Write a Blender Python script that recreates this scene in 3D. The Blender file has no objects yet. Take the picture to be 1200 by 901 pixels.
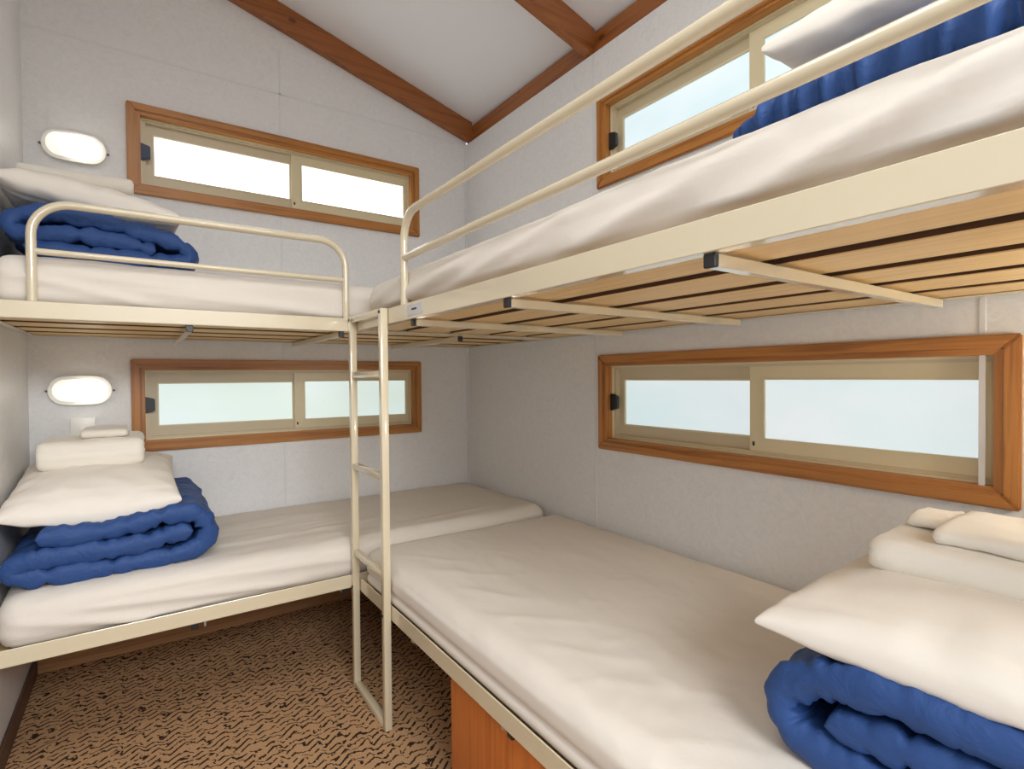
import bpy, bmesh, math, random
from mathutils import Vector, Matrix, noise
random.seed(7)
PI = math.pi
sc = bpy.context.scene

# ------------------------------------------------------------------ camera, world, lights, exposure
FPX, YAW, PITCH, ROLL = 627.43, math.radians(34.75), math.radians(-0.878), math.radians(-0.475)
CAM = Vector((-1.649, -2.85, 1.1795))
fw = Vector((math.sin(YAW)*math.cos(PITCH), math.cos(YAW)*math.cos(PITCH), math.sin(PITCH)))
rt = Vector((math.cos(YAW), -math.sin(YAW), 0)); up = rt.cross(fw)
r1 = rt*math.cos(ROLL) + up*math.sin(ROLL); u1 = up*math.cos(ROLL) - rt*math.sin(ROLL)
cd = bpy.data.cameras.new('camera'); co = bpy.data.objects.new('camera', cd)
sc.collection.objects.link(co)
cd.sensor_width = 36; cd.sensor_fit = 'HORIZONTAL'; cd.lens = FPX/1200*36; cd.clip_start = 0.02
m = Matrix.Identity(4)
for i in range(3):
    m[i][0] = r1[i]; m[i][1] = u1[i]; m[i][2] = -fw[i]; m[i][3] = CAM[i]
co.matrix_world = m
sc.camera = co
sc.view_settings.view_transform = 'Standard'; sc.view_settings.look = 'None'
sc.view_settings.gamma = 1; sc.view_settings.use_curve_mapping = False
sc.view_settings.exposure = 0.38
sc.cycles.use_denoising = True
sc.cycles.max_bounces = 12; sc.cycles.diffuse_bounces = 8

w = bpy.data.worlds.new('world'); sc.world = w; w.use_nodes = True
w.node_tree.nodes['Background'].inputs[0].default_value = (0.85, 0.93, 1.0, 1)
w.node_tree.nodes['Background'].inputs[1].default_value = 0.8

def area(name, loc, target, sx, sy, power, col):
    l = bpy.data.lights.new(name, 'AREA'); l.shape = 'RECTANGLE'; l.size = sx; l.size_y = sy
    l.energy = power; l.color = col
    o = bpy.data.objects.new(name, l); sc.collection.objects.link(o)
    o.location = loc
    o.rotation_euler = (Vector(target)-Vector(loc)).to_track_quat('-Z', 'Y').to_euler()
    return o
P_CEIL, P_DOOR, P_PANE_UP, P_PANE_LOW, P_LAMP = 11, 112, 1.8, 0.60, 2.6
area('ceiling_fill', (-1.45, -2.3, 2.98), (-1.45, -2.3, 0), 1.0, 1.0, P_CEIL, (1.0, 0.97, 0.93))  # added overhead fill, there is no ceiling fixture behind it
area('hall_fill', (-1.05, -4.8, 2.40), (-1.0, -0.8, 0.4), 2.6, 0.8, P_DOOR, (0.97, 0.985, 1.0))  # added fill through the opening behind the camera, source unseen

# ------------------------------------------------------------------ materials
def srgb(r, g, b):
    f = lambda c: (c/255/12.92) if c/255 <= 0.04045 else ((c/255+0.055)/1.055)**2.4
    return (f(r), f(g), f(b), 1)
def mat(name, col, rough=0.6, metal=0, spec=0.5):
    mm = bpy.data.materials.new(name); mm.use_nodes = True
    b = mm.node_tree.nodes['Principled BSDF']
    b.inputs['Base Color'].default_value = col; b.inputs['Roughness'].default_value = rough
    b.inputs['Metallic'].default_value = metal; b.inputs['Specular IOR Level'].default_value = spec
    return mm, mm.node_tree.nodes, mm.node_tree.links, b
def pos_map(n, l, scale, rot=(0, 0, 0)):
    g = n.new('ShaderNodeNewGeometry'); mp = n.new('ShaderNodeMapping')
    mp.inputs['Scale'].default_value = scale; mp.inputs['Rotation'].default_value = rot
    l.new(g.outputs['Position'], mp.inputs['Vector']); return mp.outputs['Vector']
def noise_tex(n, l, vec, scale, detail=4, rough=0.5, dist=0):
    t = n.new('ShaderNodeTexNoise'); t.inputs['Scale'].default_value = scale
    t.inputs['Detail'].default_value = detail; t.inputs['Roughness'].default_value = rough
    t.inputs['Distortion'].default_value = dist
    l.new(vec, t.inputs['Vector']); return t.outputs['Fac']
def ramp(n, l, fac, stops):
    r = n.new('ShaderNodeValToRGB'); e = r.color_ramp.elements
    while len(e) > 1: e.remove(e[0])
    e[0].position, e[0].color = stops[0]
    for p, c in stops[1:]:
        x = e.new(p); x.color = c
    l.new(fac, r.inputs['Fac']); return r.outputs['Color']
def bump(n, l, b, h, strength, dist=0.002):
    bp = n.new('ShaderNodeBump'); bp.inputs['Strength'].default_value = strength
    bp.inputs['Distance'].default_value = dist
    l.new(h, bp.inputs['Height']); l.new(bp.outputs['Normal'], b.inputs['Normal']); return bp
def wood(name, axis, dark, light, rough=0.4, fine=55, knots=False):
    mm, n, l, b = mat(name, light, rough)
    s = [fine]*3; s[axis] = 1.6
    v = pos_map(n, l, tuple(s))
    f1 = noise_tex(n, l, v, 1.0, 5, 0.6, 0.6)
    col = ramp(n, l, f1, [(0.3, dark), (0.55, light), (0.75, tuple(0.5*a+0.5*c for a, c in zip(dark, light)))])
    if knots:
        s2 = [9]*3; s2[axis] = 5
        vo = n.new('ShaderNodeTexVoronoi'); vo.inputs['Scale'].default_value = 1
        l.new(pos_map(n, l, tuple(s2)), vo.inputs['Vector'])
        k = ramp(n, l, vo.outputs['Distance'], [(0.06, (0.16, 0.07, 0.03, 1)), (0.13, (1, 1, 1, 1))])
        mx = n.new('ShaderNodeMix'); mx.data_type = 'RGBA'; mx.blend_type = 'MULTIPLY'; mx.inputs['Factor'].default_value = 0.8
        l.new(col, mx.inputs['A']); l.new(k, mx.inputs['B']); col = mx.outputs['Result']
    l.new(col, b.inputs['Base Color'])
    bump(n, l, b, f1, 0.15, 0.001)
    return mm
# wall: pale grey embossed panel
M_WALL, n, l, b = mat('wall_panel', srgb(214, 214, 216), 0.42, 0, 0.35)
v = pos_map(n, l, (1, 1, 1))
f = noise_tex(n, l, v, 24, 6, 0.62, 2.5)
l.new(ramp(n, l, f, [(0.3, srgb(221, 221, 222)), (0.5, srgb(227, 227, 227)), (0.7, srgb(231, 231, 230))]), b.inputs['Base Color'])
bump(n, l, b, f, 0.35, 0.003)
M_CEIL, n, l, b = mat('ceiling_white', srgb(242, 244, 247), 0.7, 0, 0.2)
f = noise_tex(n, l, pos_map(n, l, (1, 1, 1)), 120, 3); bump(n, l, b, f, 0.08, 0.001)
M_STRIP = mat('joint_strip', srgb(222, 222, 223), 0.5)[0]
# carpet
M_CARPET, n, l, b = mat('carpet', srgb(140, 105, 75), 0.95, 0, 0.1)
g = n.new('ShaderNodeNewGeometry'); sp = n.new('ShaderNodeSeparateXYZ'); l.new(g.outputs['Position'], sp.inputs[0])
def mth(op, a, bb=None, cc=None):
    x = n.new('ShaderNodeMath'); x.operation = op
    for i, q in enumerate((a, bb, cc)):
        if q is None: continue
        if isinstance(q, (int, float)): x.inputs[i].default_value = q
        else: l.new(q, x.inputs[i])
    return x.outputs[0]
nz = noise_tex(n, l, pos_map(n, l, (1, 1, 1)), 14, 3, 0.6)
nz2 = noise_tex(n, l, pos_map(n, l, (1, 1, 1), (0, 0, 0.6)), 55, 2, 0.5)
tri = mth('PINGPONG', mth('ADD', mth('MULTIPLY', sp.outputs[0], 33.0), mth('MULTIPLY', nz, 3.0)), 1.0)
ph = mth('ADD', mth('MULTIPLY', sp.outputs[1], 68.0), mth('ADD', mth('MULTIPLY', tri, 1.5), mth('MULTIPLY', nz, 6.5)))
band = mth('PINGPONG', ph, 1.0)
line = mth('MULTIPLY', mth('LESS_THAN', band, 0.31), mth('GREATER_THAN', nz2, 0.42))
mx = n.new('ShaderNodeMix'); mx.data_type = 'RGBA'
l.new(line, mx.inputs['Factor'])
fl = noise_tex(n, l, pos_map(n, l, (1, 1, 1)), 260, 2)
l.new(ramp(n, l, fl, [(0.3, srgb(166, 128, 92)), (0.7, srgb(206, 166, 124))]), mx.inputs['A'])
mx.inputs['B'].default_value = srgb(58, 44, 36)
l.new(mx.outputs['Result'], b.inputs['Base Color'])
bump(n, l, b, mth('SUBTRACT', fl, line), 0.8, 0.004)

OR_D, OR_L = srgb(136, 82, 34), srgb(184, 124, 60)
M_FR = [wood('frame_wood_'+a, i, OR_D, OR_L, 0.32) for i, a in enumerate(('x', 'y', 'z'))]
M_BEAM = [wood('beam_wood_'+a, i, srgb(120, 68, 28), srgb(160, 97, 48), 0.35, 45, True) for i, a in enumerate(('x', 'y', 'z'))]
M_SLAT = [wood('slat_wood_'+a, i, srgb(210, 172, 112), srgb(230, 198, 142), 0.45, 60) for i, a in enumerate(('x', 'y'))]
M_CAB = wood('cabinet_wood', 2, srgb(176, 92, 34), srgb(208, 120, 52), 0.35, 40)
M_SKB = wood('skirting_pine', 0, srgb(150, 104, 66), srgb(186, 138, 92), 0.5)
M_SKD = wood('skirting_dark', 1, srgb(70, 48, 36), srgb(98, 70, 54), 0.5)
M_CREAM, n, l, b = mat('cream_metal', srgb(214, 202, 174), 0.25, 0, 0.4)
b.inputs['Coat Weight'].default_value = 1.0; b.inputs['Coat Roughness'].default_value = 0.04
M_ALU = mat('cream_aluminium', srgb(220, 209, 174), 0.3, 0.0, 0.6)[0]
M_ALUD = mat('tan_aluminium', srgb(204, 191, 160), 0.3, 0.0, 0.6)[0]
M_BLACK = mat('black_plastic', srgb(32, 32, 34), 0.4)[0]
M_NAVY = mat('navy_plastic', srgb(44, 58, 88), 0.4)[0]
M_WHITEP = mat('white_plastic', srgb(240, 238, 232), 0.35)[0]
M_STEEL = mat('steel', srgb(205, 208, 214), 0.3, 0.7)[0]
M_SCREW = mat('screw', srgb(90, 86, 80), 0.4, 0.6)[0]
def fabric(name, col, sc_=14, st=0.35, rough=0.85, fine=True, sheen=0.0):
    mm, n, l, b = mat(name, col, rough, 0, 0.2)
    f = noise_tex(n, l, pos_map(n, l, (1, 1, 1)), sc_, 5, 0.55, 1.2)
    bump(n, l, b, f, st, 0.006)
    if sheen: b.inputs['Sheen Weight'].default_value = sheen
    return mm
M_SHEET = fabric('cream_sheet', srgb(222, 215, 205), 9, 0.3)
M_PILLOW = fabric('pillowcase', srgb(230, 224, 214), 10, 0.25)
M_TOWEL, n, l, b = mat('towel_terry', srgb(236, 230, 218), 0.95, 0, 0.1)
f = noise_tex(n, l, pos_map(n, l, (1, 1, 1)), 520, 2); bump(n, l, b, f, 0.35, 0.002)
b.inputs['Sheen Weight'].default_value = 0.3
M_BLUE = fabric('blue_quilt', srgb(47, 76, 130), 20, 0.8, 0.5)
M_GAP_SHADE = mat('slat_gap_shade', srgb(92, 60, 34), 0.8)[0]  # dark brown paints the shade of the gaps onto the slat sides
M_TICK = mat('brown_ticking', srgb(58, 40, 27), 0.95)[0]
M_SEAM = mat('blue_thread', srgb(30, 50, 98), 0.7)[0]
def glow(name, col, strength, gloss=True):
    mm, n, l, b = mat(name, (0.8, 0.85, 0.86, 1), 0.25)
    b.inputs['Emission Color'].default_value = col; b.inputs['Emission Strength'].default_value = strength
    return mm, n, l, b
def pane_mat(name, c1, c2, strength):
    mm, n, l, b = glow(name, c1, strength)
    b.inputs['Base Color'].default_value = (0.35, 0.38, 0.38, 1)
    f = noise_tex(n, l, pos_map(n, l, (1.6, 1.6, 4)), 1.3, 2)
    l.new(ramp(n, l, f, [(0.35, c1), (0.65, c2)]), b.inputs['Emission Color'])
    return mm
M_PANE_UA = pane_mat('pane_bright', (0.93, 0.98, 1, 1), (1, 1, 1, 1), P_PANE_UP)
M_PANE_UB = pane_mat('pane_sky', (0.62, 0.80, 0.86, 1), (0.74, 0.87, 0.93, 1), 0.66)
M_PANE_LA = pane_mat('pane_green', (0.70, 0.84, 0.76, 1), (0.74, 0.86, 0.86, 1), P_PANE_LOW)
M_PANE_LB = pane_mat('pane_pale', (0.66, 0.82, 0.85, 1), (0.78, 0.85, 0.89, 1), P_PANE_LOW)
M_DIFF, n, l, b = glow('lamp_diffuser', (1.0, 0.93, 0.80, 1), P_LAMP)
vm = n.new('ShaderNodeVectorMath'); vm.operation = 'DISTANCE'; tc = n.new('ShaderNodeTexCoord')
l.new(tc.outputs['Object'], vm.inputs[0]); vm.inputs[1].default_value = (0.035, -0.05, -0.005)   # the bulb behind the frosted cover
mr = n.new('ShaderNodeMapRange'); mr.inputs['From Min'].default_value = 0.01; mr.inputs['From Max'].default_value = 0.085
mr.inputs['To Min'].default_value = P_LAMP*1.5; mr.inputs['To Max'].default_value = P_LAMP*0.22
l.new(vm.outputs['Value'], mr.inputs['Value']); l.new(mr.outputs['Result'], b.inputs['Emission Strength'])

M_DIFF_B = glow('fill_diffuser_bright', (1.0, 0.92, 0.80, 1), 44.0)[0]  # for the added end-wall lights, emission raised to fill the right bunks
M_DIFF_C = glow('fill_diffuser_mid', (1.0, 0.94, 0.86, 1), 12.0)[0]

# ------------------------------------------------------------------ building helpers
C = sc.collection
def org(o):
    return o.matrix_world.translation.copy() if o else Vector((0, 0, 0))
ORG = {}
def obj(name, bm, mats, parent=None, smooth=None, origin=None, doubles=True):
    """link a bmesh (in world coordinates) as one mesh object, child of parent"""
    if doubles: bmesh.ops.remove_doubles(bm, verts=bm.verts, dist=1e-5)
    bmesh.ops.recalc_face_normals(bm, faces=bm.faces)
    me = bpy.data.meshes.new(name); o = bpy.data.objects.new(name, me)
    if parent: base = ORG[parent]
    elif origin is not None: base = Vector(origin)
    else:
        lo = Vector([min(v.co[i] for v in bm.verts) for i in range(3)]); hi = Vector([max(v.co[i] for v in bm.verts) for i in range(3)])
        base = Vector(((lo.x+hi.x)/2, (lo.y+hi.y)/2, lo.z))
    bmesh.ops.translate(bm, verts=bm.verts, vec=-base)
    bm.to_mesh(me); bm.free()
    for mm in (mats if isinstance(mats, (list, tuple)) else [mats]): me.materials.append(mm)
    if parent: o.parent = parent; ORG[o] = base
    else: o.location = base; ORG[o] = base
    C.objects.link(o)
    if smooth is not None:
        for p in me.polygons: p.use_smooth = True
        if smooth < 3: me.set_sharp_from_angle(angle=smooth)
    return o
def tag(o, label=None, cat=None, group=None, kind=None):
    if label: o['label'] = label
    if cat: o['category'] = cat
    if group: o['group'] = group
    if kind: o['kind'] = kind
    return o
def thing(name, label, cat, loc, group=None, kind=None):
    o = bpy.data.objects.new(name, None); C.objects.link(o); o.location = loc
    o.empty_display_size = 0.05
    ORG[o] = Vector(loc)
    return tag(o, label, cat, group, kind)
def box(bm, lo, hi, bev=0.0, seg=2):
    r = bmesh.ops.create_cube(bm, size=1)
    vs = r['verts']
    for v in vs:
        v.co = Vector([lo[i] + (v.co[i]+0.5)*(hi[i]-lo[i]) for i in range(3)])
    if bev > 0:
        es = list({e for v in vs for e in v.link_edges})
        bmesh.ops.bevel(bm, geom=es, offset=bev, segments=seg, affect='EDGES', profile=0.5)
    return bm
def bx(lo, hi, bev=0.0, seg=2):
    return box(bmesh.new(), lo, hi, bev, seg)
def poly_prism(bm, pts, axis_vec):
    a = [bm.verts.new(p) for p in pts]; b_ = [bm.verts.new(Vector(p)+Vector(axis_vec)) for p in pts]
    bm.faces.new(a); bm.faces.new(list(reversed(b_)))
    k = len(pts)
    for i in range(k):
        j = (i+1) % k
        bm.faces.new((a[i], b_[i], b_[j], a[j]))
    return bm
def tube(bm, pts, r, nseg=12, cap=True):
    pts = [Vector(p) for p in pts]; rings = []
    prev = None
    for i, p in enumerate(pts):
        d = (pts[min(i+1, len(pts)-1)] - pts[max(i-1, 0)]).normalized()
        if prev is None:
            ref = Vector((0, 0, 1)) if abs(d.z) < 0.9 else Vector((1, 0, 0))
            prev = d.cross(ref).normalized()
        nrm = (prev - d*prev.dot(d)).normalized(); prev = nrm
        bi = d.cross(nrm)
        rings.append([bm.verts.new(p + nrm*r*math.cos(2*PI*k/nseg) + bi*r*math.sin(2*PI*k/nseg)) for k in range(nseg)])
    for a, b_ in zip(rings, rings[1:]):
        for k in range(nseg):
            bm.faces.new((a[k], a[(k+1) % nseg], b_[(k+1) % nseg], b_[k]))
    if cap:
        bm.faces.new(rings[0]); bm.faces.new(list(reversed(rings[-1])))
    return bm
def arc_path(P, corner_r, n=8):
    """round the inner corners of a polyline"""
    P = [Vector(p) for p in P]; out = [P[0]]
    for i in range(1, len(P)-1):
        a = (P[i-1]-P[i]).normalized(); b_ = (P[i+1]-P[i]).normalized()
        s = P[i]+a*corner_r; e = P[i]+b_*corner_r; c = P[i]+a*corner_r+b_*corner_r
        for k in range(n+1):
            t = k/n*PI/2
            out.append(c - b_*corner_r*math.cos(t) - a*corner_r*math.sin(t))
    out.append(P[-1]); return out
def catmull(P, per=10):
    P = [Vector((*p, 0)) if len(p) == 2 else Vector(p) for p in P]
    Q = [2*P[0]-P[1]] + P + [2*P[-1]-P[-2]]; out = []
    for i in range(1, len(Q)-2):
        for k in range(per):
            t = k/per
            a, b_, c, d = Q[i-1], Q[i], Q[i+1], Q[i+2]
            out.append(0.5*((2*b_)+(c-a)*t+(2*a-5*b_+4*c-d)*t*t+(3*b_-a-3*c+d)*t**3))
    out.append(P[-1]); return out
def resample(P, step):
    L = [0]
    for a, b_ in zip(P, P[1:]): L.append(L[-1]+(b_-a).length)
    n_ = max(4, int(L[-1]/step)); out = []; j = 0
    for i in range(n_+1):
        s = L[-1]*i/n_
        while j < len(L)-2 and L[j+1] < s: j += 1
        t = (s-L[j])/max(1e-9, L[j+1]-L[j]); out.append(P[j].lerp(P[j+1], t))
    return out, L[-1]
def fbm(p, o=3):
    s = 0; a = 1; q = Vector(p)
    for i in range(o):
        s += a*noise.noise(q); q = q*2.03; a *= 0.5
    return s
def ribbon(path, t0, t1, h, mp, quilt=0.0, qs=0.16, qt=0.17, seed=0.0, cap=None, wr=0.004, step=0.0055, nt=96, ragged=0.012, hfun=None, sag=None, gather=0.0, taper=0.0):
    """a thick soft sheet following `path` (2-D), swept from t0 to t1; mp(a,b,t) -> world point"""
    pts, L = resample(catmull(path, 12), step); bm = bmesh.new(); rings = []; DL = {}
    if cap is None: cap = h*1.0
    N = len(pts)
    for i, p in enumerate(pts):
        d = (pts[min(i+1, N-1)]-pts[max(i-1, 0)]).normalized(); nr = Vector((-d.y, d.x, 0))
        s = L*i/(N-1)
        e0 = t0 + ragged*fbm((s*5, seed, 1.3)); e1 = t1 + ragged*fbm((s*5, seed, 7.7))
        endt = min(1, min(s, L-s)/(h*1.0)); endf = math.sqrt(max(0.02, 1-(1-endt)**2))
        ring = []
        def prof(u):
            t = e0+(e1-e0)*u
            dist = min(u, 1-u)*abs(e1-e0)
            k = min(1, dist/cap); cf = math.sqrt(max(0.0, 1-(1-k)**2))
            q = 1.0; dl = 1.0
            if quilt:
                ds = abs((s/qs+0.5) % 1-0.5)*qs; dt = abs(((t-t0)/qt+0.62) % 1-0.5)*qt
                dl = min(ds, dt); q = 1-quilt*(0.62*math.exp(-(dl/0.006)**1.3)+0.38*math.exp(-(dl/0.022)**1.3))
                gw = fbm((s*16 if dt < ds else s*55, t*55 if dt < ds else t*16, seed), 2)
                gw2 = fbm((s*30+3, t*9, seed+9), 3)
                if gather:
                    ph = t*2*PI/0.042 + 7*noise.noise((t*7, s*3, seed)) + s*48
                    q += gather*(0.30*math.sin(ph)+0.12*math.sin(ph*1.7+2)-0.2)
                if taper: q *= min(1, 0.25+0.75*dist/taper)
                q += 0.22*gw*math.exp(-dl/0.035) + 0.26*gw2
            hh = h*(hfun(s/L) if hfun else 1.0)
            return t, hh*cf*endf*q, dl
        us = []
        for k in range(nt+1):
            x = k/nt; us.append(0.5-0.5*math.cos(PI*x))
        for sgn, seq in ((1, us), (-1, list(reversed(us))[1:-1])):
            for u in seq:
                t, hh, dl = prof(u)
                wv = wr*fbm((s*14+seed, t*14, sgn*3.1)) * min(1, hh/h*1.5)
                q2 = p + nr*sgn*(hh) + nr*wv
                vv = bm.verts.new(mp(q2.x, q2.y, t)); DL[vv] = dl; ring.append(vv)
        rings.append(ring)
    K = len(rings[0])
    for a, b_ in zip(rings, rings[1:]):
        for k in range(K):
            fc = bm.faces.new((a[k], a[(k+1) % K], b_[(k+1) % K], b_[k]))
            if quilt and sum(DL[v] for v in fc.verts) < 0.0105: fc.material_index = 1
    bm.faces.new(rings[0]); bm.faces.new(list(reversed(rings[-1])))
    return bm
def soft_box(lo, hi, r, step, disp):
    bm = bmesh.new(); lo = Vector(lo); hi = Vector(hi); dm = hi-lo
    nn = [max(4, int(dm[i]/step)) for i in range(3)]
    nn[2] = max(nn[2], 20)
    for ax in range(3):
        a, b_ = [i for i in range(3) if i != ax]
        for side in (0, 1):
            g = []
            for i in range(nn[a]+1):
                row = []
                for j in range(nn[b_]+1):
                    p = Vector((0, 0, 0)); p[ax] = side; p[a] = i/nn[a]; p[b_] = j/nn[b_]
                    row.append(bm.verts.new(Vector([lo[k]+p[k]*dm[k] for k in range(3)])))
                g.append(row)
            for i in range(nn[a]):
                for j in range(nn[b_]):
                    bm.faces.new((g[i][j], g[i+1][j], g[i+1][j+1], g[i][j+1]))
    bmesh.ops.remove_doubles(bm, verts=bm.verts, dist=1e-5)
    for v in bm.verts:
        rr = Vector((r, r, r)) if isinstance(r, (int, float)) else Vector(r)
        q = Vector([min(max(v.co[i], lo[i]+rr[i]), hi[i]-rr[i]) for i in range(3)])
        d = v.co-q; e = Vector([d[i]/rr[i] for i in range(3)])
        if e.length > 1e-6:
            k = e.normalized(); nrm = Vector([k[i]/rr[i] for i in range(3)]).normalized()
            if e.length > 0: v.co = q + Vector([k[i]*rr[i] for i in range(3)])
        else: nrm = Vector((0, 0, 1))
        v.co += nrm*disp(v.co, nrm)
    return bm
def pillow(cx, cy, cz, a, b_, H, rot=(0, 0, 0), seed=0.0, sagf=None, n_=48, flat=0.40):
    """cushion with four drawn-out corners and a seam around its edge"""
    bm = bmesh.new(); R_ = Matrix.Rotation(rot[2], 4, 'Z') @ Matrix.Rotation(rot[1], 4, 'Y') @ Matrix.Rotation(rot[0], 4, 'X')
    T = Matrix.Translation((cx, cy, cz)) @ R_
    grids = []
    for sgn in (1, -1):
        g = []
        for i in range(n_+1):
            row = []
            for j in range(n_+1):
                u = math.sin((i/n_*2-1)*PI/2); v = math.sin((j/n_*2-1)*PI/2)
                pu = 1-0.055*(1-v*v)*0 - 0.05*(1-abs(v)**2.2); pv = 1-0.05*(1-abs(u)**2.2)
                x = a*u*pu; y = b_*v*pv
                th = ((1-abs(u)**2.4)*(1-abs(v)**2.4))**flat
                hh = H*th*(1.0 if sgn > 0 else 0.75)
                edge = min(1, th*2)
                z = sgn*(hh+0.003) + 0.007*fbm((x*7+seed, y*7, sgn*2.0+seed))*edge + 0.004*fbm((x*18+seed, y*18, sgn*5.0))*edge
                # gathers running in from the edges
                z += sgn*0.004*math.sin(x*60+3*noise.noise((x*4, y*4, seed)))*(abs(v)**6)*edge + sgn*0.004*math.sin(y*60+seed)*(abs(u)**6)*edge
                hem = -u if b_ > 0.32 else -v
                z -= sgn*0.0035*math.exp(-((hem-0.84)/0.022)**2)*min(1, th*3)
                if sagf: z += sagf(u, v)
                row.append(bm.verts.new(T @ Vector((x, y, z))))
            g.append(row)
        grids.append(g)
        for i in range(n_):
            for j in range(n_):
                bm.faces.new((g[i][j], g[i+1][j], g[i+1][j+1], g[i][j+1]))
    A, B = grids
    loop = [(i, 0) for i in range(n_)] + [(n_, j) for j in range(n_)] + [(i, n_) for i in range(n_, 0, -1)] + [(0, j) for j in range(n_, 0, -1)]
    for k in range(len(loop)):
        p, q = loop[k], loop[(k+1) % len(loop)]
        bm.faces.new((A[p[0]][p[1]], A[q[0]][q[1]], B[q[0]][q[1]], B[p[0]][p[1]]))
    return bm

# ------------------------------------------------------------------ room shell
XL, YB, W, SL = -2.017, -3.08, 0.09, 0.278
ZB, ZT = 2.587, 2.715          # wall B top / ceiling at wall B
def zc(x): return ZT - SL*(x-0.02)
WIN = dict(L=0.0)
# window openings
UZ, LZ = (1.984, 2.378), (0.862, 1.268)
IN = 0.03
def wall_cells(us, vs, holes, f, thick):
    bm = bmesh.new()
    for a0, a1 in zip(us, us[1:]):
        for b0, b1 in zip(vs, vs[1:]):
            cu, cv = (a0+a1)/2, (b0+b1)/2
            if any(h[0] < cu < h[1] and h[2] < cv < h[3] for h in holes): continue
            pts = [f(a0, b0), f(a1, b0), f(a1, b1), f(a0, b1)]
            poly_prism(bm, pts, thick)
    bmesh.ops.remove_doubles(bm, verts=bm.verts, dist=1e-5)
    # drop coincident inner faces
    seen = {}
    for fc in list(bm.faces):
        k = tuple(sorted(v.index for v in fc.verts))
        seen.setdefault(k, []).append(fc)
    bm.verts.index_update(); seen = {}
    for fc in bm.faces: seen.setdefault(tuple(sorted(v.index for v in fc.verts)), []).append(fc)
    dead = [fc for fs in seen.values() if len(fs) > 1 for fc in fs]
    bmesh.ops.delete(bm, geom=dead, context='FACES')
    return bm
hA = [(-1.68+IN, -0.32-IN, LZ[0]+IN, LZ[1]-IN), (-1.68+IN, -0.32-IN, UZ[0]+IN, UZ[1]-IN)]
hB = [(-2.514+IN, -1.148-IN, LZ[0]+IN, LZ[1]-IN), (-2.514+IN, -1.148-IN, UZ[0]+IN, UZ[1]-IN)]
zs = [0, LZ[0]+IN, LZ[1]-IN, UZ[0]+IN, UZ[1]-IN]
bm = wall_cells([XL-W, -1.68+IN, -0.32-IN, 0.0], zs + [2.5], hA, lambda a, z: (a, 0, z), (0, W, 0))
poly_prism(bm, [(XL-W, 0, 2.5), (0, 0, 2.5), (0, 0, 2.60), (0.0, 0, zc(0)-0.01), (XL-W, 0, zc(XL-W)-0.01)], (0, W, 0))
tag(obj('wall_back', bm, M_WALL, origin=(-1, 0, 0)), kind='structure')
bm = wall_cells([YB-W, -2.514+IN, -1.148-IN, W], zs + [ZB], hB, lambda a, z: (0, a, z), (W, 0, 0))
tag(obj('wall_right', bm, M_WALL, origin=(0, -1.5, 0)), kind='structure')
bm = bx((XL-W, YB-W, 0), (XL, 0, zc(XL-W)-0.01))
tag(obj('wall_left', bm, M_WALL, origin=(XL, -1.5, 0)), kind='structure')
# wall behind the camera; opening added and sized to shape the hall fill
bm = bmesh.new()
box(bm, (XL, YB-W, 0), (-1.98, YB, 2.4)); box(bm, (-0.84, YB-W, 0), (0, YB, 2.4))
box(bm, (-1.98, YB-W, 2.08), (-0.84, YB, 2.4))
poly_prism(bm, [(XL, YB, 2.4), (0, YB, 2.4), (0, YB, zc(0)-0.01), (XL, YB, zc(XL)-0.01)], (0, -W, 0))
tag(obj('wall_front', bm, M_WALL, origin=(-1, YB, 0)), kind='structure')
bm = bx((XL-W, YB-2.4, -0.05), (W, W, 0.0))
tag(obj('floor', bm, M_CARPET, origin=(-1, -1.5, 0)), kind='structure')
bm = bmesh.new()
poly_prism(bm, [(XL-W, YB-W, zc(XL-W)), (W, YB-W, zc(W)), (W, YB-W, zc(W)+0.06), (XL-W, YB-W, zc(XL-W)+0.06)], (0, -YB+2*W, 0))
tag(obj('ceiling', bm, M_CEIL, origin=(-1, -1.5, 2.9)), kind='structure')
# timber: beam along the gable, plate on top of the right wall, rafters
def rafter(y0, y1, drop, xe, name, ld=0.0):
    bm = bmesh.new(); x0 = XL
    z1 = lambda x: zc(x)
    poly_prism(bm, [(x0, y1, z1(x0)-drop), (xe, y1, z1(xe)-drop), (xe, y1, z1(xe)), (x0, y1, z1(x0))], (0, y0-y1, 0))
    es = [e for e in bm.edges if abs(e.verts[0].co.y-e.verts[1].co.y) < 1e-6 and abs(e.verts[0].co.x-e.verts[1].co.x) > 0.5]
    bmesh.ops.bevel(bm, geom=es, offset=0.003, segments=1, affect='EDGES')
    return tag(obj(name, bm, M_BEAM[0], origin=(-1, (y0+y1)/2, 2.8)), kind='structure')
rafter(-0.045, -0.001, 0.118, 0.02, 'trim_1')
rafter(-1.102, -1.056, 0.122, 0.02, 'trim_2')
rafter(-2.150, -2.104, 0.122, 0.02, 'trim_3')
bm = bx((0.02, YB, ZB), (0.085, 0.0, zc(0.085)-0.002), 0.003, 1)
tag(obj('trim_4', bm, M_BEAM[1], origin=(0.04, -1.5, ZB)), kind='structure')
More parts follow.
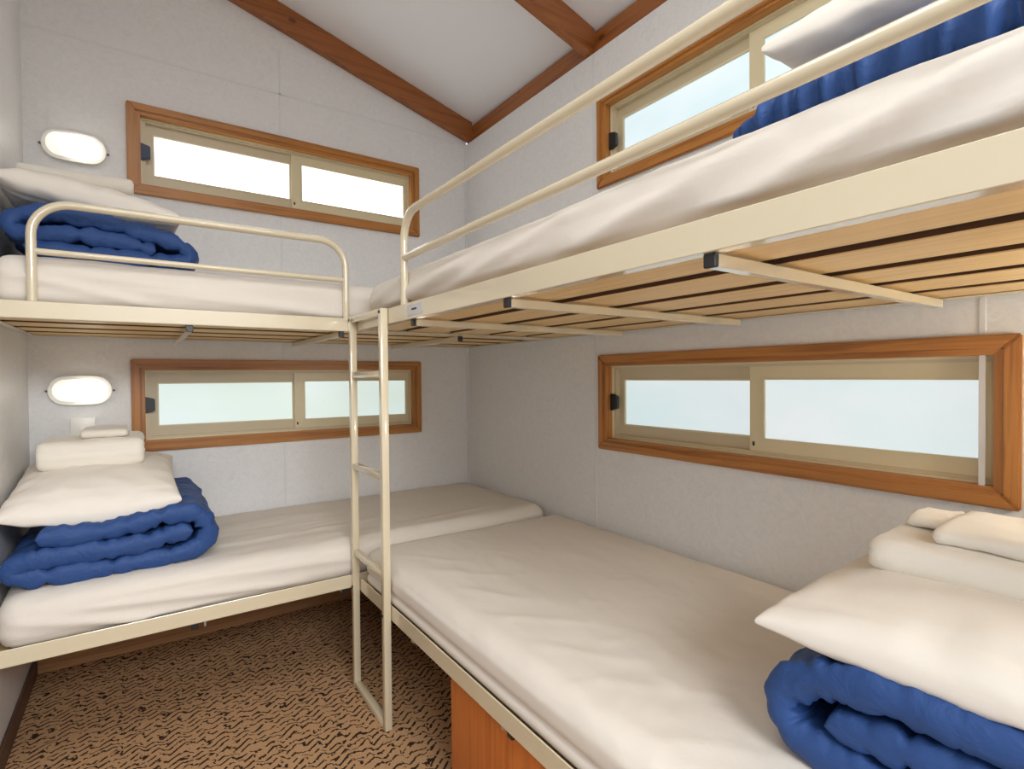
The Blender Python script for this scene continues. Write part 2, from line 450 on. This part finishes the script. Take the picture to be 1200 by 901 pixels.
# panel joint strips
def strip(name, lo, hi):
    tag(obj(name, bx(lo, hi, 0.0008, 1), M_STRIP), kind='structure')
strip('trim_5', (-0.0025, -1.123, 0.0), (0, -1.110, ZB-0.01))
strip('trim_6', (-0.0025, -2.447, 0.0), (0, -2.434, ZB-0.01))
strip('trim_7', (XL, -0.002, 2.583), (0, 0, 2.593))
strip('trim_8', (-1.064, -0.002, 1.255), (-1.056, 0, 1.99))
strip('trim_9', (-1.064, -0.002, 2.38), (-1.056, 0, 2.80))
strip('trim_10', (-1.064, -0.002, 0.1), (-1.056, 0, 0.86))
strip('trim_11', (-0.010, -0.010, 0.0), (0, 0, ZB))
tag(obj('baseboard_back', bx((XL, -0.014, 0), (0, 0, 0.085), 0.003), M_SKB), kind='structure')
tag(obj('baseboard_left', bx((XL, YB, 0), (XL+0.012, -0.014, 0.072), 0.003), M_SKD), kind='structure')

# ------------------------------------------------------------------ windows
def window(name, frame, zr, pane, latch_mat, ax):
    """frame(u,v,w): u along the wall to the right, v up, w outwards; zr = outer bottom/top of the timber"""
    Wd, Hh = 1.366, zr[1]-zr[0]
    P = lambda u, v, w_: Vector(frame(u, zr[0]+v, w_))
    root = thing(name, None, None, P(Wd/2, 0, 0), kind='structure')
    al = M_FR[ax]; vert = M_FR[2]
    def piece(part, o, i, w0, w1, side, mt, parent, bev=0.0025):
        # one mitred side of a rectangular ring: o, i = (u0,v0,u1,v1)
        cs = dict(bottom=[(o[0], o[1]), (o[2], o[1]), (i[2], i[1]), (i[0], i[1])], top=[(i[0], i[3]), (i[2], i[3]), (o[2], o[3]), (o[0], o[3])],
                  left=[(o[0], o[1]), (i[0], i[1]), (i[0], i[3]), (o[0], o[3])], right=[(i[2], i[1]), (o[2], o[1]), (o[2], o[3]), (i[2], i[3])])[side]
        bm = bmesh.new()
        pts = [P(u, v, w0) for u, v in cs]; d = P(0, 0, w1)-P(0, 0, w0)
        poly_prism(bm, pts, d)
        if bev: bmesh.ops.bevel(bm, geom=list(bm.edges), offset=bev, segments=2, affect='EDGES')
        return obj(part, bm, mt, parent, 0.6)
    def ring_in(bm, o, i, w0, w1):
        for cs in ([(o[0], o[1]), (o[2], o[1]), (i[2], i[1]), (i[0], i[1])], [(i[0], i[3]), (i[2], i[3]), (o[2], o[3]), (o[0], o[3])],
                   [(o[0], o[1]), (i[0], i[1]), (i[0], i[3]), (o[0], o[3])], [(i[2], i[1]), (o[2], o[1]), (o[2], o[3]), (i[2], i[3])]):
            poly_prism(bm, [P(u, v, w0) for u, v in cs], P(0, 0, w1)-P(0, 0, w0))
    O = (0, 0, Wd, Hh); a = 0.034; I = (a, a, Wd-a, Hh-a)
    for s, mt, nm in (('bottom', al, 'frame_sill'), ('top', al, 'frame_head'), ('left', vert, 'frame_jamb'), ('right', vert, 'frame_jamb')):
        ar = piece(nm, O, I, -0.016, 0.0, s, mt, root, 0.004)
        # inner lining, a step behind the face
        piece('lining', (a-0.002, a-0.002, Wd-a+0.002, Hh-a+0.002), (a+0.016, a+0.014, Wd-a-0.016, Hh-a-0.014), -0.009, 0.062, s, mt, ar, 0.0015)
    o2 = 0.049; A0 = (o2, o2-0.002, Wd-o2, Hh-o2+0.002)
    bm = bmesh.new(); ring_in(bm, A0, (o2+0.020, o2+0.014, Wd-o2-0.014, Hh-o2-0.014), 0.030, 0.080)
    fr = obj('window_frame', bm, M_ALUD, root, 0.6)
    # track lips
    bm = bmesh.new(); ring_in(bm, (o2, o2-0.002, Wd-o2, Hh-o2+0.002), (o2+0.006, o2+0.005, Wd-o2-0.006, Hh-o2-0.005), 0.022, 0.031)
    obj('track_lip', bm, M_ALU, fr, 0.6)
    for (u0, u1, w0, mt) in ((o2+0.018, 0.715, 0.050, M_ALUD), (0.680, Wd-o2-0.012, 0.034, M_ALU)):
        so = (u0, o2+0.012, u1, Hh-o2-0.012)
        lf, rg = (0.034, 0.042) if u0 < 0.5 else (0.050, 0.020)
        si = (u0+lf, o2+0.061, u1-rg, Hh-o2-0.061)
        if u0 > 0.5: si = (u0+0.052, o2+0.058, u1-0.020, Hh-o2-0.058)
        bm = bmesh.new(); ring_in(bm, so, si, w0, w0+0.016)
        sh = obj('sash', bm, mt, root, 0.6)
        bm = bmesh.new(); ring_in(bm, (si[0]-0.006, si[1]-0.006, si[2]+0.006, si[3]+0.006), si, w0-0.003, w0+0.001)
        obj('glazing_bead', bm, M_ALU, sh, 0.6)
        pa, pb = P(si[0]-0.004, si[1]-0.004, w0+0.006), P(si[2]+0.004, si[3]+0.004, w0+0.011)
        lo = [min(pa[k], pb[k]) for k in range(3)]; hi = [max(pa[k], pb[k]) for k in range(3)]
        obj('pane', bx(lo, hi), pane, sh)
    # thumb latch on the left stile
    bm = bmesh.new(); hz = Hh/2
    prof = [(0.047, hz-0.038), (0.086, hz-0.027), (0.086, hz+0.027), (0.047, hz+0.038)]
    poly_prism(bm, [P(u, v, 0.012) for u, v in prof], P(0, 0, 0.032)-P(0, 0, 0.012))
    bmesh.ops.bevel(bm, geom=list(bm.edges), offset=0.003, segments=2, affect='EDGES')
    obj('latch', bm, latch_mat, root, 0.6)
    pa, pb = P(0.690, o2+0.030, 0.031), P(0.697, o2+0.044, 0.035)
    obj('sash_stop', bx([min(pa[k], pb[k]) for k in range(3)], [max(pa[k], pb[k]) for k in range(3)], 0.001, 1), M_BLACK, root)
    return root
fA = lambda u, v, w_: (-1.683+u, w_, v)
fB = lambda u, v, w_: (w_, -1.147-u, v)
window('window_1', fA, UZ, M_PANE_UA, M_NAVY, 0)
window('window_2', fA, LZ, M_PANE_LA, M_BLACK, 0)
window('window_3', fB, UZ, M_PANE_UB, M_BLACK, 1)
window('window_4', fB, LZ, M_PANE_LB, M_BLACK, 1)

# ------------------------------------------------------------------ wall lights, switch
def oval(bm, cx, cz, rx, rz, y0, y1, n_=40, dome=0.0, p=2.6):
    rows = [(1, y0), (1, y1)] if not dome else [(1, y0)] + [(math.cos(t)*0.35+0.65 if False else (1-(1-math.cos(t))*0.42), y0+(y1-y0)*math.sin(t)) for t in [k/6*PI/2 for k in range(1, 7)]]
    rings = []
    for s, y in rows:
        rr = []
        for k in range(n_):
            t = 2*PI*k/n_; c, s_ = math.cos(t), math.sin(t)
            hx = rx-rz
            x = (hx if c > 0 else -hx)*(1 if abs(c) > 1e-6 else 0) + c*rz*s if abs(c) > 1e-6 else 0
            rr.append(bm.verts.new((cx+(math.copysign(hx*min(1, abs(c)*3), c) + c*rz*s), y, cz+s_*rz*s)))
        rings.append(rr)
    for a, b_ in zip(rings, rings[1:]):
        for k in range(n_): bm.faces.new((a[k], a[(k+1) % n_], b_[(k+1) % n_], b_[k]))
    bm.faces.new(rings[0]); bm.faces.new(list(reversed(rings[-1])))
    return bm
def wall_light(cx, cz, label, yw=0.0, d=-1, diff=None, group='oval bulkhead lights on the gable wall'):
    r = thing('wall_light', label, 'wall light', (cx, yw, cz), group)
    bm = bmesh.new(); oval(bm, cx, cz, 0.104, 0.060, yw, yw+d*0.020); obj('base', bm, M_WHITEP, r, 0.5)
    bm = bmesh.new(); oval(bm, cx, cz, 0.090, 0.046, yw+d*0.020, yw+d*0.062, 44, 1.0); obj('diffuser', bm, diff or M_DIFF, r, 0.9)
    for s in (-1, 1):
        bm = bmesh.new(); tube(bm, [(cx+s*0.110, yw, cz-0.002), (cx+s*0.110, yw+d*0.006, cz-0.002)], 0.0045, 10)
        obj('screw', bm, M_SCREW, r, 0.6)
wall_light(-1.857, 2.133, 'glowing oval bulkhead light on the wall above the upper bunk')
wall_light(-1.853, 1.136, 'glowing oval bulkhead light on the wall above the lower bunk pillow')
# two unseen lights added behind the camera to brighten the right-hand bunks
wall_light(-0.20, 1.136, 'added oval bulkhead light on the end wall above the right lower bunk pillow', YB, 1, M_DIFF_B, 'added oval bulkhead lights on the end wall')
wall_light(-0.20, 2.133, 'added oval bulkhead light on the end wall above the right upper bunk pillow', YB, 1, M_DIFF_C, 'added oval bulkhead lights on the end wall')
sw = thing('light_switch', 'square white switch plate on wall below the lower oval light', 'switch', (-1.848, 0, 0.965))
obj('plate', bx((-1.889, -0.010, 0.915), (-1.807, 0, 1.021), 0.003), M_WHITEP, sw, 0.6)
obj('rocker', bx((-1.858, -0.014, 0.950), (-1.838, -0.009, 0.985), 0.002), M_WHITEP, sw, 0.6)

# ------------------------------------------------------------------ bunk beds
XF, YF = -0.972, -0.822        # outer faces of the two bunks' side rails
def rail_L(bm, p0, p1, inward, z0, fl=0.026, hgt=0.050, th=0.004):
    """angle-iron rail: upright face plus a flange turned inwards at the bottom"""
    p0 = Vector(p0); p1 = Vector(p1); iv = Vector(inward)
    pr = [(0, 0), (fl, 0), (fl, th), (th, th), (th, hgt), (0, hgt)]
    poly_prism(bm, [p0 + iv*a + Vector((0, 0, z0+b_)) for a, b_ in pr], p1-p0)
    es = [e for e in bm.edges if (e.verts[0].co-e.verts[1].co).length > 0.5]
    bmesh.ops.bevel(bm, geom=es, offset=0.0012, segments=1, affect='EDGES')
    return bm
def bunk(axis, z0, label, upper):
    """axis 0: along the gable wall; axis 1: along the right wall"""
    if axis == 0:
        r = thing('bunk_bed_frame', label, 'bed frame', (-1.0, -0.41, z0), 'cream steel bunk frames')
        a0, a1 = XL+0.003, -0.012; F, Bk = YF, -0.016
        mp = lambda a, c, z: (a, c, z); inn = (0, 1, 0)
        bars = (-1.515, -1.02, -0.505)
    else:
        r = thing('bunk_bed_frame', label, 'bed frame', (-0.48, -1.85, z0), 'cream steel bunk frames')
        a0, a1 = -2.86, -0.830; F, Bk = XF, -0.016
        mp = lambda a, c, z: (c, a, z); inn = (1, 0, 0)
        bars = (-2.37, -1.84, -1.33)
    neg = tuple(-x for x in inn)
    def bxm(lo, hi, bev=0.0015):
        p, q = mp(*lo), mp(*hi)
        return bx([min(p[i], q[i]) for i in range(3)], [max(p[i], q[i]) for i in range(3)], bev, 1)
    bm = bmesh.new(); rail_L(bm, mp(a0, F, 0), mp(a1 if axis else XF+0.0, F, 0), inn, z0)
    if not axis:
        rail_L(bm, mp(XF, F+0.0, 0), mp(a1, F, 0), inn, z0)
    fr = obj('side_rail', bm, M_CREAM, r)
    bm = bmesh.new(); rail_L(bm, mp(a0, Bk, 0), mp(a1, Bk, 0), neg, z0); obj('side_rail', bm, M_CREAM, r)
    al = (1, 0, 0) if axis == 0 else (0, 1, 0)
    for e, d in ((a0, 1), (a1, -1)):
        bm = bmesh.new(); rail_L(bm, mp(e, F+0.005, 0), mp(e, Bk-0.005, 0), tuple(x*d for x in al), z0-0.0003); obj('end_rail', bm, M_CREAM, r)
    for k, q in enumerate(bars):
        b_ = obj('crossbar', bxm((q-0.010, F+0.0175, z0-0.0205), (q+0.010, Bk-0.040, z0-0.0005)), M_CREAM, r)
        obj('end_cap', bxm((q-0.0105, F+0.008, z0-0.021), (q+0.0105, F+0.0175, z0-0.0002)), M_BLACK, b_)
    span = (Bk-0.006)-(F+0.006)
    nb = 5 if axis else 4; wd = 0.148 if axis else 0.140; gap = (span-nb*wd)/(nb-1)
    for k in range(nb):
        c0 = F+0.006+k*(wd+gap)
        sl = obj('slat', bxm((a0+0.006, c0, z0+0.005), (a1-0.006, c0+wd, z0+0.018), 0.002), [M_SLAT[axis], M_GAP_SHADE], r)
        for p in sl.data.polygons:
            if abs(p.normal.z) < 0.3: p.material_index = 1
    if upper:
        if axis == 0: g0, g1, gt, gm = -1.900, -1.000, 1.693, 1.550
        else: g0, g1, gt, gm = -2.78, -1.257, 1.695, 1.557
        c = F+0.016
        g = obj('guard_rail', tube(bmesh.new(), arc_path([mp(g0, c, z0+0.006), mp(g0, c, gt), mp(g1, c, gt), mp(g1, c, z0+0.006)], 0.095 if axis == 0 else 0.085, 10), 0.0125, 14), M_CREAM, r, 0.8)
        obj('middle_bar', tube(bmesh.new(), [mp(g0, c, gm), mp(g1, c, gm)], 0.0095 if axis == 0 else 0.0115, 12), M_CREAM, g, 0.8)
        if axis == 1:
            pl = obj('maker_plate', bx((XF-0.0025, -1.420, z0+0.010), (XF-0.0003, -1.318, z0+0.042), 0.0008, 1), M_STEEL, r)
            tag(pl, 'small silver plate with a dark line of print')
            bm = bmesh.new()
            for k in range(6):
                y = -1.350-k*0.006
                box(bm, (XF-0.0031, y-0.0042, z0+0.024), (XF-0.0024, y, z0+0.030))
            obj('print', bm, M_BLACK, pl)
    else:
        # steel hooks under the rail
        for q in bars:
            bm = bmesh.new(); tube(bm, [mp(q+0.03, F+0.010, z0-0.001), mp(q+0.03, F+0.010, z0-0.014), mp(q+0.03, F+0.018, z0-0.020)], 0.004, 8)
            obj('hook', bm, M_STEEL, r, 0.8)
    return r
bunk(0, 0.376, 'cream steel lower bunk frame along the wall with two oval lights', False)
bunk(1, 0.366, 'cream steel lower bunk frame above the orange wooden cabinet', False)
bunk(0, 1.355, 'cream steel upper bunk frame with short rounded guard rail at left', True)
bunk(1, 1.357, 'large cream steel upper bunk frame with long guard rail at right', True)

# ladder at the inner corner of the two bunks
ld = thing('bunk_ladder', 'narrow cream steel ladder standing where the bunks meet in the corner', 'ladder', (-0.985, -0.99, 0))
LX, LY = (-0.999, -0.974), (-1.160, -0.825)
for y0 in (LY[0], LY[1]-0.025):
    obj('post', bx((LX[0], y0, 0.0), (LX[1], y0+0.025, 1.408), 0.003), M_CREAM, ld, 0.6)
obj('foot_bar', bx((LX[0], LY[0]+0.025, 0.0), (LX[1], LY[1]-0.025, 0.025), 0.003), M_CREAM, ld, 0.6)
for z in (0.518, 0.846, 1.190):
    obj('rung', bx((LX[0]+0.002, LY[0]+0.024, z-0.011), (LX[1]-0.002, LY[1]-0.024, z+0.011), 0.003), M_CREAM, ld, 0.6)
obj('top_bar', bx((LX[0], LY[0]+0.025, 1.384), (LX[1], LY[1]-0.025, 1.408), 0.003), M_CREAM, ld, 0.6)
for y in (LY[0]+0.0125, LY[1]-0.0125):
    for z in (1.396, 0.385):
        obj('bolt', tube(bmesh.new(), [(LX[0]-0.003, y, z), (LX[0]+0.002, y, z)], 0.005, 10), M_BLACK, ld, 0.6)

# ------------------------------------------------------------------ mattresses in fitted sheets
def seg_d(p, q0, q1):
    d = (q1[0]-q0[0], q1[1]-q0[1]); L2 = d[0]**2+d[1]**2
    t = max(0, min(1, ((p[0]-q0[0])*d[0]+(p[1]-q0[1])*d[1])/L2))
    ex, ey = p[0]-q0[0]-t*d[0], p[1]-q0[1]-t*d[1]
    return math.hypot(ex, ey), t
def sheet_disp(seed, long_ax, top, amp=1.0, side=1.0, groove=None, folds=(), creases=()):
    """soft undulation, long drape folds on the front side and short creases on top"""
    def f(p, nrm):
        a = p[long_ax]; c = p[1-long_ax]; d = 0
        if nrm.z > 0.3:
            d += amp*(0.005*fbm((a*1.2+seed, c*1.8, 0.3), 2) + 0.003*fbm((a*2.6+c*1.2+seed, c*11-a*1.5, 1.3), 4))
            d += amp*0.0022*fbm((a*7+c*5+seed, c*20-a*9, 4.4), 4)
            for (q0, q1, hh, ww) in creases:
                ds, t = seg_d((a, c), q0, q1)
                if ds < 3*ww: d += hh*math.exp(-(ds/ww)**2)*(1-(2*t-1)**4)
        if -0.5 < nrm.z < 0.9:
            q = p.z; wgt = min(1, (0.9-nrm.z)*3)
            d += wgt*side*(0.006*fbm((a*0.9+seed, q*10, c*3), 2) + 0.0015*fbm((a*4+seed, q*26, 3.1), 2))
            for (q0, q1, hh, ww) in folds:
                ds, t = seg_d((a, q), q0, q1)
                if ds < 3*ww: d += wgt*hh*math.exp(-(ds/ww)**1.6)*min(1, 5*(1-t)+0.2)*min(1, 5*t+0.2)
            if groove is not None: d -= 0.009*math.exp(-((q-groove)/0.009)**2)
        return d
    return f
def mattress(lo, hi, label, long_ax, seed, **k):
    r = k.pop('r', 0.045)
    bm = soft_box(lo, hi, r if isinstance(r, tuple) else (r, r, r), 0.014, sheet_disp(seed, long_ax, hi[2], **k))
    o = obj('mattress', bm, [M_SHEET, M_TICK], None, 4)
    for p in o.data.polygons:
        if p.normal.z < -0.7 and p.center.z < 0.02: p.material_index = 1
    return tag(o, label, 'mattress', 'mattresses in cream fitted sheets')
CREASE_B = []
for k in range(26):
    ya = random.uniform(-2.25, -1.05); xa = -0.50+random.gauss(0, 0.14); an = random.gauss(-0.9, 0.5); ln = random.uniform(0.05, 0.16)
    CREASE_B.append(((ya, xa), (ya+ln*math.cos(an), xa+ln*math.sin(an)), random.choice((0.0028, -0.0022, 0.0022)), random.uniform(0.009, 0.013)))
for k in range(7):
    ya = -1.0-0.2*k; CREASE_B.append(((ya, -0.92+0.02*(k % 3)), (ya-0.25, -0.72+0.05*(k % 2)), 0.003, 0.016))
mattress((XL+0.015, YF+0.014, 0.396), (-0.02, -0.018, 0.552), 'lower mattress along the wall, under the left folded comforter and pillow', 0, 1.0, side=0.8, r=(0.06, 0.07, 0.06),
         folds=[((-1.97, 0.490), (-1.60, 0.415), 0.010, 0.014), ((-1.85, 0.50), (-1.15, 0.43), 0.008, 0.012), ((-1.75, 0.44), (-1.25, 0.412), 0.008, 0.009), ((-1.5, 0.52), (-0.7, 0.46), 0.006, 0.014)],
         creases=[((-1.55, -0.60), (-0.6, -0.52), 0.004, 0.016), ((-1.3, -0.45), (-0.45, -0.36), 0.003, 0.014), ((-0.95, -0.70), (-0.15, -0.66), 0.004, 0.016), ((-0.8, -0.25), (-0.2, -0.22), 0.003, 0.014), ((-1.1, -0.75), (-0.3, -0.77), 0.004, 0.012)])
mattress((-0.9665, -2.85, 0.386), (-0.018, -0.868, 0.536), 'lower mattress above the orange wooden cabinet, with crumpled cream sheet', 1, 9.0, side=0.25, groove=0.447, r=(0.06, 0.05, 0.05),
         creases=CREASE_B)
mattress((XL+0.015, YF+0.026, 1.376), (-0.02, -0.018, 1.548), 'upper mattress behind the short rounded guard rail at left', 0, 21.0, side=0.8, r=(0.05, 0.08, 0.06),
         folds=[((-1.85, 1.50), (-1.10, 1.43), 0.007, 0.012), ((-1.70, 1.46), (-0.95, 1.41), 0.007, 0.010), ((-1.98, 1.49), (-1.60, 1.41), 0.008, 0.012)])
mattress((-0.948, -2.85, 1.378), (-0.018, -0.862, 1.552), 'upper mattress behind the long guard rail at right', 1, 33.0, side=1.0, r=(0.12, 0.06, 0.09),
         folds=[((-2.84, 1.520), (-2.25, 1.395), 0.016, 0.016), ((-2.84, 1.470), (-2.50, 1.390), 0.014, 0.014), ((-2.70, 1.545), (-1.95, 1.410), 0.012, 0.017),
                ((-2.35, 1.540), (-1.50, 1.420), 0.011, 0.018), ((-1.95, 1.535), (-1.05, 1.425), 0.010, 0.016), ((-1.65, 1.480), (-0.92, 1.395), 0.012, 0.013),
                ((-1.35, 1.530), (-0.90, 1.440), 0.009, 0.014), ((-1.95, 1.445), (-1.40, 1.385), 0.009, 0.013)])

# ------------------------------------------------------------------ comforters
def comforter(path, t0, t1, h, mp, label, seed, **k):
    k.setdefault('cap', h*0.65)
    bm = ribbon(path, t0, t1, h, mp, quilt=k.pop('quilt', 0.36), seed=seed, wr=0.005, **k)
    return tag(obj('folded_comforter', bm, [M_BLUE, M_SEAM], None, 4), label, 'comforter', 'folded blue quilted comforters')
mpA = lambda a, b_, t: (a, t, b_)
comforter([(-1.915, 0.703), (-1.80, 0.695), (-1.68, 0.705), (-1.58, 0.722), (-1.50, 0.715), (-1.462, 0.66), (-1.485, 0.605), (-1.56, 0.585), (-1.75, 0.582), (-1.90, 0.585), (-1.970, 0.607), (-1.93, 0.638), (-1.80, 0.640), (-1.66, 0.640), (-1.57, 0.655), (-1.51, 0.664)],
          -0.735, -0.10, 0.031, mpA, 'blue comforter folded under the pillow with towels on the lower left bunk', 2.0)
comforter([(-1.93, 1.580), (-1.75, 1.577), (-1.55, 1.577), (-1.502, 1.600), (-1.54, 1.638), (-1.70, 1.676), (-1.87, 1.690), (-1.945, 1.675), (-1.962, 1.640), (-1.92, 1.622), (-1.80, 1.632), (-1.69, 1.626), (-1.60, 1.606)],
          -0.715, -0.12, 0.027, mpA, 'blue comforter folded on the upper left bunk behind the rounded guard rail', 5.0)
mpB = lambda a, b_, t: (t, a, b_)
ZB_ = lambda P: [(a, 0.538+(z-0.540)*0.90) for a, z in P]
comforter(ZB_([(-2.93, 0.725), (-2.75, 0.722), (-2.58, 0.728), (-2.45, 0.716), (-2.373, 0.665), (-2.373, 0.600), (-2.44, 0.575), (-2.65, 0.575), (-2.85, 0.578), (-2.93, 0.605), (-2.88, 0.645), (-2.70, 0.650), (-2.55, 0.652), (-2.44, 0.634)]),
          -0.775, -0.16, 0.031, mpB, 'blue comforter folded at the near right end of the lower bunk beside the camera', 8.0)
comforter([(-0.22, 1.585), (-0.50, 1.582), (-0.74, 1.578), (-0.825, 1.588), (-0.80, 1.618), (-0.62, 1.640), (-0.22, 1.642)],
          -2.325, -2.84, 0.030, lambda a, b_, t: (a, t, 1.553+(b_-1.553)*min(1, 0.12+0.88*math.sqrt(max(0, -2.320-t)/0.17))), 'blue comforter folded on the upper right bunk under a pillow', 12.0, cap=0.03, quilt=0.1, gather=0.65, nt=150)

# ------------------------------------------------------------------ pillows
def put_pillow(bm, label):
    return tag(obj('pillow', bm, M_PILLOW, None, 4), label, 'pillow', 'white pillows on the folded comforters')
put_pillow(pillow(-1.775, -0.42, 0.806, 0.235, 0.295, 0.075, (math.radians(7), 0, 0), 1.0,
                  lambda u, v: -0.035*(1-u*u)*max(0, -v)**3+0.0), 'plump white pillow carrying a folded towel on the lower left bunk')
put_pillow(pillow(-1.765, -0.40, 1.762, 0.245, 0.275, 0.080, (0, math.radians(8), 0), 3.0), 'white pillow on the upper left bunk below the oval light')
put_pillow(pillow(-0.490, -2.680, 0.772, 0.290, 0.350, 0.072, (0, 0, 0), 5.0, lambda u, v: -0.020*max(0, -u)**2), 'white pillow carrying folded towels at the near end of the lower right bunk')
put_pillow(pillow(-0.47, -2.650, 1.752, 0.270, 0.330, 0.080, (0, 0, 0), 7.0), 'white pillow on the upper right bunk in front of the window')

# ------------------------------------------------------------------ towels
def towel(paths, t0, t1, h, mp, name, label, cat, seed, group=None):
    bm = bmesh.new()
    for i, p in enumerate(paths):
        b2 = ribbon(p, t0, t1, h, mp, seed=seed+i, wr=0.004, nt=18, ragged=0.006, step=0.008)
        me = bpy.data.meshes.new('tmp'); b2.to_mesh(me); b2.free(); bm.from_mesh(me); bpy.data.meshes.remove(me)
    return tag(obj(name, bm, M_TOWEL, None, 4), label, cat, group)
def folded(a_front, a_back, z0, z1, h):
    """nested folds: an outer wrap round the front and an inner fold"""
    zc_ = (z0+z1)/2; d = 1 if a_back > a_front else -1
    out = [(a_back, z0+h), (a_front+d*0.05, z0+h), (a_front+d*(h+0.004), z0+h*1.7), (a_front+d*h, zc_), (a_front+d*(h+0.006), z1-h*1.7), (a_front+d*0.05, z1-h), (a_back, z1-h)]
    inn = [(a_back, zc_-h*0.2), ((a_back+a_front)/2, zc_), (a_front+d*h*2.2, zc_)]
    return [out, inn]
# lower left bunk
mpY = lambda a, b_, t: (t, a, b_)
towel(folded(-0.47, -0.17, 0.866, 0.968, 0.021), -1.945, -1.640, 0.021, mpY, 'bath_towel', 'thick folded white bath towel on the lower left bunk pillow', 'towel', 2.0)
towel(folded(-0.44, -0.30, 0.967, 1.006, 0.010), -1.825, -1.690, 0.010, mpY, 'face_cloth', 'small folded white face cloth on top of the left bath towel', 'cloth', 4.0)
# upper left bunk
towel(folded(-0.42, -0.12, 1.866, 1.922, 0.013), -1.985, -1.660, 0.013, mpY, 'bath_towel', 'flat folded white towel on the upper left bunk pillow', 'towel', 6.0)
# lower right bunk
mpX = lambda a, b_, t: (a, t, b_)
towel(folded(-0.585, -0.24, 0.826, 0.886, 0.0146), -2.42, -2.80, 0.015, mpX, 'bath_towel', 'thick folded white bath towel on the lower right bunk pillow', 'towel', 8.0)
towel(folded(-0.55, -0.36, 0.886, 0.918, 0.008), -2.510, -2.76, 0.010, mpX, 'face_cloth', 'folded white face cloth nearest the right edge on the bath towel', 'cloth', 10.0)
towel(folded(-0.46, -0.35, 0.886, 0.912, 0.0065), -2.440, -2.505, 0.007, mpX, 'face_cloth', 'smaller white face cloth behind, at the inner end of the right bath towel', 'cloth', 11.0)

# ------------------------------------------------------------------ cabinet under the right bunk
cb = thing('underbed_cabinet', 'orange wood grain cabinet standing under the lower right bunk', 'cabinet', (-0.5, -2.2, 0))
obj('front_panel', bx((-0.950, -2.84, 0.0), (-0.932, -1.530, 0.340), 0.002), M_CAB, cb, 0.6)
obj('end_panel', bx((-0.931, -1.548, 0.0), (-0.06, -1.531, 0.338), 0.002), M_CAB, cb, 0.6)
obj('end_panel', bx((-0.931, -2.84, 0.0), (-0.06, -2.823, 0.338), 0.002), M_CAB, cb, 0.6)
obj('base_board', bx((-0.931, -2.82, 0.03), (-0.06, -1.55, 0.046), 0.002), M_CAB, cb, 0.6)
